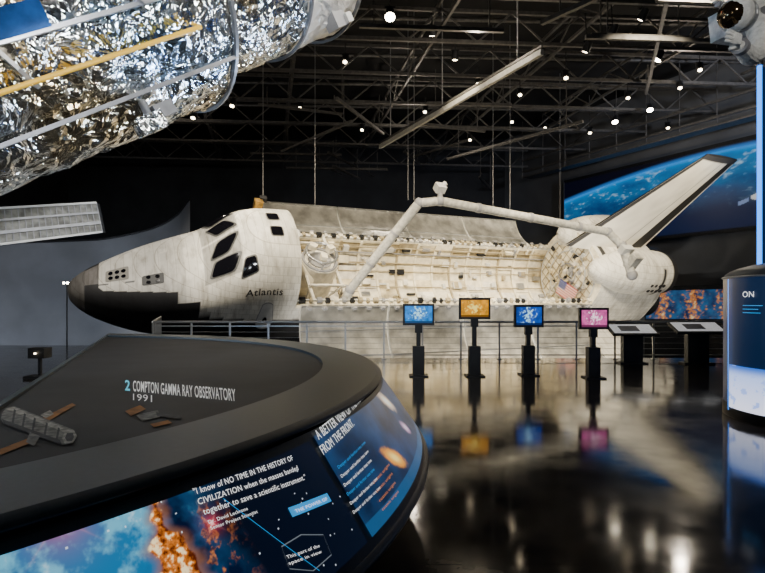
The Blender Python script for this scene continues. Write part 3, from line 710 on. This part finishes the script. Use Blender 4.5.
mb.grid(lambda u,v:TC(s1,2*math.pi*u,1.9-.33*v),60,2,dst); mb.grid(lambda u,v:TC(LT,2*math.pi*u,1.6*v),60,3,dark); mb.grid(lambda u,v:TC(-3,2*math.pi*u,1.9*v),60,3,dark)
for s_,r_ in((-1,1.95),(s1-.02,1.96),(s2,1.66),(LT-.05,1.67)):
    for k in range(60):
        a=2*math.pi*k/60;b2=2*math.pi*(k+1)/60; mb.beam(TC(s_,a,r_),TC(s_,b2,r_),.05,.05,dst,up=ax)
mb.obj('foil_body',tel)
mb=MB(); yel=mat('handrail_yellow',(.8,.47,.03),.4); redm=mat('red_mark',(.75,.02,.02),.5,emis=(.8,.02,.02),es=.15); bluep=mat('solar_blue',(.02,.10,.35),.2,.5,var=.4,scale=4)
def facing(s_):
    p=A0+ax*s_; d=(Vector((0,0,CH))-p); return math.atan2(d.dot(tz),d.dot(ty))
fa=facing(1)
for da,m_ in((-.45,dst),(.1,steel),(.62,dst)):
    mb.beam(TC(-2.5,fa+da,1.96),TC(s1,fa+da,1.96),.05,.05,m_)
# diagonal strut like bracing lying on the shroud
for (sa,da,sb,db) in((.9,-.75,2.0,.1),(-.4,-.6,.5,.35)):
    for k in range(8):
        t0=k/8;t1=(k+1)/8; mb.beam(TC(sa+(sb-sa)*t0,fa+da+(db-da)*t0,1.99),TC(sa+(sb-sa)*t1,fa+da+(db-da)*t1,1.99),.09,.04,steel,up=ax)
for da,sA,sB in((.3,-.2,2.6),):
    for q in(sA,(sA+sB)/2,sB): mb.tube(TC(q,fa+da,1.9),TC(q,fa+da,2.08),.02,yel)
    mb.tube(TC(sA,fa+da,2.08),TC(sB,fa+da,2.08),.03,yel)
mb.grid(lambda u,v:TC(.3+.6*u,fa-.05+.14*v,1.985),4,6,bluep)
fb2=facing(s2+.6)
for k in range(3):
    sA=s2-.25+k*.32
    mb.grid(lambda u,v:TC(sA+.16*u,fb2-.32+.42*v,1.67),3,8,redm)
mb.grid(lambda u,v:TC(s2-.25+.8*u,fb2-.32+.07*v,1.675),6,3,redm)
for k in range(14):
    s_=s1+.3+k*.18; q0_=random.uniform(-.7,.2); mb.tube(TC(s_,fb2+q0_,1.66),TC(s_+.5,fb2+q0_+.3,1.7),.014,random.choice([yel,gold,lgrey]),n=6)
mb.obj('handrails_and_markings',tel)
mb=MB(); Rm=Matrix((ax,ty,tz)).transposed()
mb.box(W(150,124,7.2),(.36,.22,.22),foil,Rm); mb.box(W(163,110,7.4),(.28,.18,.18),dst,Rm)
mb.tube(W(150,118,7.2),W(120,60,7.6),.05,steel); mb.box(W(228,64,8.6),(.4,.3,.3),foil,Rm); mb.box(W(335,20,9.7),(.25,.3,.3),grey,Rm); mb.box(W(347,18,9.7),(.12,.16,.16),lgrey,Rm)
mb.obj('equipment_boxes',tel)
for k,(px_,py_,yy) in enumerate(((60,-30,8.6),(250,-60,10.4))):
    p=W(px_,py_,yy); m2=MB(); m2.tube(p,(p.x,p.y,17.9),.03,steel,n=6); m2.obj('hanger_cable_%d'%(k+1),tel)
mb=MB(); pa_=[W(-60,252,7.2),W(103,232,8.6),W(97,203,8.9),W(-60,212,7.5)]
sp=mat('solar_array_grey',(.27,.27,.25),.5,.2,var=.5,scale=7)
f=bil(*pa_); mb.grid(f,8,2,sp,smooth=False); mb.grid(lambda u,v:f(u,v)+Vector((0,.08,0)),2,2,dark,smooth=False)
for k in range(25):
    mb.beam(f(k/24,0)-Vector((0,.02,0)),f(k/24,1)-Vector((0,.02,0)),.012,.012,grey)
for v in(0,.3,.33,.66,1): mb.beam(f(0,v)-Vector((0,.03,0)),f(1,v)-Vector((0,.03,0)),.04,.03,lgrey if v in(0,1) else dst)
mb.tube(f(0,.5),W(-40,120,7),.06,steel)
mb.obj('solar_array_panel',tel)
# ------------------------------------------------------------ right info pillar + tube
colm=mat('column_dark_blue',(.01,.02,.05),.3,emis=(.004,.025,.085),es=.5); blueglow=mat('blue_glow',(.05,.3,1),emis=(.02,.25,1),es=3)
e=empty('orbit_info_pillar'); cc=Vector((6.42,7.9)); rc=1.38
def PC(a,z,r_=rc): return Vector((cc.x+r_*math.cos(a),cc.y+r_*math.sin(a),z))
mb=MB()
mb.grid(lambda u,v:PC(2*math.pi*u,.05+1.98*v),90,2,colm); mb.grid(lambda u,v:PC(2*math.pi*u,2.03+.25*math.sin(v*math.pi/2),rc*math.cos(v*math.pi/2*.9)),60,8,rim); mb.grid(lambda u,v:PC(2*math.pi*u,.0+.2*v,rc+.012),90,1,dark)
for k in range(60):
    a=2*math.pi*k/60;b2=2*math.pi*(k+1)/60; mb.tube(PC(a,2.03,rc+.01),PC(b2,2.03,rc+.01),.015,steel,n=6)
mb.tube((cc.x+.2,cc.y,2.2),(cc.x+.2,cc.y,17.9),.25,dark,n=20)
mb.obj('pillar_body',e)
def a_at(px):
    best=None
    for k in range(1800):
        a=math.radians(170+k*.06); p=PC(a,1); x_=CX+p.x/p.y*FP
        if Vector((math.cos(a),math.sin(a))).dot(Vector((-p.x,-p.y)))>0 and (best is None or abs(x_-px)<best[0]): best=(abs(x_-px),a)
    return best[1]
aL=a_at(728);aR=a_at(800)
art('pillar_screen',lambda u,v:PC(aL+(aR-aL)*u,.15+.62*v,rc+.02),lambda u,v:lerp(lerp((.8,.82,1),(.35,.5,.95),v*1.1),(.02,.12,.55),ss(.75,1,v)) if fbm(u*5,v*5)<.2 else (.3,.42,.85),60,40,1.6,e)
mb=MB(); mb.grid(lambda u,v:PC(aL-.03+.012*u,.1+1.9*v,rc+.02),1,20,blueglow); mb.obj('pillar_edge_light',e)
b0=a_at(744);b1=a_at(790)
text('ON',lambda u,v:PC(b0+(b1-b0)*.30*u,1.74+.08*v,rc+.02),txw,'pillar_text',e)
mb=MB()
for k,(q0,q1) in enumerate(((.0,.5),(.0,.4),(.0,.45))): mb.grid(lambda u,v:PC(b0+(b1-b0)*(q0+(q1-q0)*u),1.62-k*.05+.008*v,rc+.02),6,1,txb)
mb.obj('pillar_rule_lines',e)
mb=MB(); p=W(759.5,275,9.8); mb.tube((p.x,p.y,0),(p.x,p.y,W(0,66,9.8).z),.04,blueglow,n=14); mb.tube((p.x,p.y,W(0,66,9.8).z),(p.x,p.y,W(0,50,9.8).z),.06,steel); mb.box((p.x+.25,p.y+.1,2.9),(.4,.1,5.8),colm); mb.obj('blue_neon_column')
# ------------------------------------------------------------ spacesuit figure
fig=empty('spacesuited_astronaut')
suit=mat('suit_fabric',(.78,.78,.76),.75,var=.2,scale=14,bump=.5,bscale=25); visor=mat('dark_gold_visor',(.12,.08,.04),.1,.9); sgrey=mat('suit_grey',(.25,.25,.27),.5)
J={'pel':W(806,52,6.35),'waist':W(790,36,6.25),'chest':W(768,20,6.1),'neck':W(752,12,6.0),
'shL':W(764,34,5.9),'elL':W(752,60,5.75),'wrL':W(738,44,5.55),'shR':W(764,-2,6.25),'elR':W(742,-18,6.2),'wrR':W(722,-8,6.0),
'hiL':W(812,66,6.25),'knL':W(782,92,6.0),'anL':W(812,128,6.2),'toL':W(802,137,6.05),'hiR':W(820,44,6.45),'knR':W(850,70,6.4),'anR':W(872,104,6.6),'toR':W(866,114,6.5)}
RD={'pel':.22,'waist':.23,'chest':.27,'neck':.13,'shL':.14,'elL':.105,'wrL':.075,'shR':.14,'elR':.105,'wrR':.075,'hiL':.16,'knL':.12,'anL':.1,'toL':.09,'hiR':.16,'knR':.12,'anR':.1,'toR':.09}
ED=[('pel','waist'),('waist','chest'),('chest','neck'),('chest','shL'),('shL','elL'),('elL','wrL'),('chest','shR'),('shR','elR'),('elR','wrR'),('pel','hiL'),('hiL','knL'),('knL','anL'),('anL','toL'),('pel','hiR'),('hiR','knR'),('knR','anR'),('anR','toR')]
def skinobj(name,J,RD,ED,root,m,parent,sub=2):
    ks_=list(J); me=bpy.data.meshes.new(name); me.from_pydata([J[k] for k in ks_],[(ks_.index(a),ks_.index(b)) for a,b in ED],[])
    o=bpy.data.objects.new(name,me); sc.collection.objects.link(o); md=o.modifiers.new('skin','SKIN'); 
    for i,k in enumerate(ks_):
        me.skin_vertices[0].data[i].radius=(RD[k],RD[k]); me.skin_vertices[0].data[i].use_root=(k==root)
    s_=o.modifiers.new('sub','SUBSURF'); s_.levels=sub; s_.render_levels=sub; me.materials.append(m); o.parent=parent; return o
try:
    skinobj('suit_body',J,RD,ED,'pel',suit,fig)
    def hand(w,el,nm):
        d=(w-el).normalized(); sd=d.cross(Vector((0,1,0))).normalized(); pm=sd.cross(d)
        JJ={'w':w,'p':w+d*.09};RR={'w':.055,'p':.05};EE=[('w','p')]
        for k in range(4):
            o_=(k-1.5)*.034; base=w+d*.13+sd*o_; l_=(.04,.05,.048,.036)[k]
            JJ['a%d'%k]=base;JJ['b%d'%k]=base+d*l_+pm*.01;JJ['c%d'%k]=base+d*l_*1.7+pm*.04
            RR['a%d'%k]=.02;RR['b%d'%k]=.018;RR['c%d'%k]=.016; EE+=[('p','a%d'%k),('a%d'%k,'b%d'%k),('b%d'%k,'c%d'%k)]
        JJ['t1']=w+d*.06+sd*.07;JJ['t2']=w+d*.11+sd*.1+pm*.02;RR['t1']=.022;RR['t2']=.018;EE+=[('w','t1'),('t1','t2')]
        skinobj(nm,JJ,RR,EE,'w',suit,fig,1)
    hand(J['wrL'],J['elL'],'glove_left'); hand(J['wrR'],J['elR'],'glove_right')
except Exception as ex: print('SKIN ERR',ex)
mb=MB(); hc=W(735,15,5.9)
mb.sphere(hc,.165,suit,24); 
vd=(Vector((-.85,-.45,-.15))).normalized(); mb.sphere(hc+vd*.045,.145,visor,24); mb.sphere(hc+Vector((.01,0,.04)),.168,suit,20,(1,1,.8))
for s_ in(-1,1):
    q=hc+Vector((0,0,.17))+vd.cross(Vector((0,0,1)))*s_*.13; mb.tube(q,q+vd*.1,.035,sgrey,n=12)
X_=(J['chest']-hc).normalized(); y_=X_.cross(Vector((0,1,0))).normalized(); z_=X_.cross(y_); c=hc+X_*.14
for k in range(20):
    a=2*math.pi*k/20;b2=2*math.pi*(k+1)/20
    mb.tube(c+(y_*math.cos(a)+z_*math.sin(a))*.14,c+(y_*math.cos(b2)+z_*math.sin(b2))*.14,.02,steel,n=6)
RS=Matrix((X_,y_,z_)).transposed()
mb.box(J['chest']+Vector((.02,.28,.12)),(.7,.3,.55),suit,RS); mb.box(J['chest']+Vector((-.03,-.25,-.04)),(.28,.18,.24),sgrey,RS); mb.box(J['chest']+Vector((-.05,-.35,-.04)),(.12,.05,.1),redm,RS)
for nm in('L','R'):
    for a_,b_2,t_ in(('el','wr',.75),('sh','el',.5)):
        p=J[a_+nm].lerp(J[b_2+nm],t_);q=J[a_+nm].lerp(J[b_2+nm],t_+.15); mb.tube(p,q,.1 if a_=='sh' else .085,sgrey if a_=='el' else redm,n=16)
mb.obj('helmet_and_pack',fig)
p=J['pel']; m2=MB(); m2.tube(p,(p.x,p.y,17.9),.012,steel,n=6); m2.obj('hanging_wire',fig)
mb=MB(); p=PZ(40,378,0.0); mb.box(p+Vector((0,0,.03)),(.5,.4,.06),dark); mb.beam(p,p+Vector((0,0,.5)),.06,.06,dark); mb.box(p+Vector((0,0,.55)),(.35,.3,.22),dark); mb.tube(p+Vector((0,-.16,.55)),p+Vector((0,-.19,.55)),.015,lampb,n=12); mb.obj('floor_projector')
# ------------------------------------------------------------ lights
def spot(loc,tgt,e,col,ang=50,rad=.25,blend=.6):
    l=bpy.data.lights.new('spot','SPOT'); l.energy=e; l.color=col; l.spot_size=math.radians(ang); l.spot_blend=blend; l.shadow_soft_size=rad
    o=bpy.data.objects.new('spot_light',l); sc.collection.objects.link(o); o.location=loc
    o.rotation_euler=(Vector(tgt)-Vector(loc)).to_track_quat('-Z','Y').to_euler()
warm=(1,.86,.62)
def SP(s_,y=0,z=0): return SM@Vector((s_,y,z))
spot((-12,13,13.5),SP(4),12000,(1,.93,.82),42); spot((-4,13,14),SP(10),15000,warm,42); spot((4,14,14),SP(17),23000,warm,42)
spot((12,16,14),SP(24),24000,warm,42); spot((20,19,13),SP(30,0,2),16000,warm,42)
spot((-6,24,14.5),SP(12),7000,warm,60); spot((4,26,14.5),SP(22),9000,warm,60)
spot((-3,20,-5),SP(14,-4,-1),3500,(1,.95,.85),80); spot((9,22,-5),SP(24,-4,-1),5000,(1,.95,.85),80)
spot((24,24,13.5),SP(31,0,8),6000,warm,35)
spot((-19,24,-3),(-20,33,3),1600,(.78,.86,1),100,.5); spot((-26,20,10),(-24,33,2),3000,(.8,.88,1),90,.5)
TL=Vector((-3.2,7.8,5.2))
for loc,e_,cl,rd in(((1,1,6.5),1400,(.95,.97,1),.5),((-7,1.5,2.2),900,(.35,.6,1),.6),((3,7,8.5),1500,(1,.92,.8),.4),((-2,-2,3.5),1100,(.9,.95,1),.7),((0,10,3),700,(.6,.75,1),.5),((-9,8,1.5),900,(.7,.84,1),.6),((1,5,3.2),450,(1,.95,.85),.4)):  # soft spots without fixtures, added for highlights on the telescope foil
    spot(loc,TL,e_,cl,90,rd)
spot((-3,2,2.5),(-6,8,2.8),150,(1,.97,.9),60,.1)  # unseen spot added to brighten the solar array panel
spot((3.5,1.0,6),(3.9,6,4.7),420,(1,.97,.9),50)
spot((-2,-2,7),(-2.5,4,1),110,(.8,.88,1),60)
spot((22,22,11),(21,40,14.5),4500,(.8,.85,1),60); spot((0,44,5),(2,57,9),700,(.5,.6,.8),110)
for p,e in(((-10,24,12.5),220),((4,24,12.5),320),((16,30,12.5),460),((2,38,12.5),340),((-14,38,12.5),180)):  # bare point lights added near the ceiling so the trusses show
    l=bpy.data.lights.new('p','POINT'); l.energy=e; l.color=(1,.86,.68); l.shadow_soft_size=.2; o=bpy.data.objects.new('truss_fill_light',l); sc.collection.objects.link(o); o.location=p
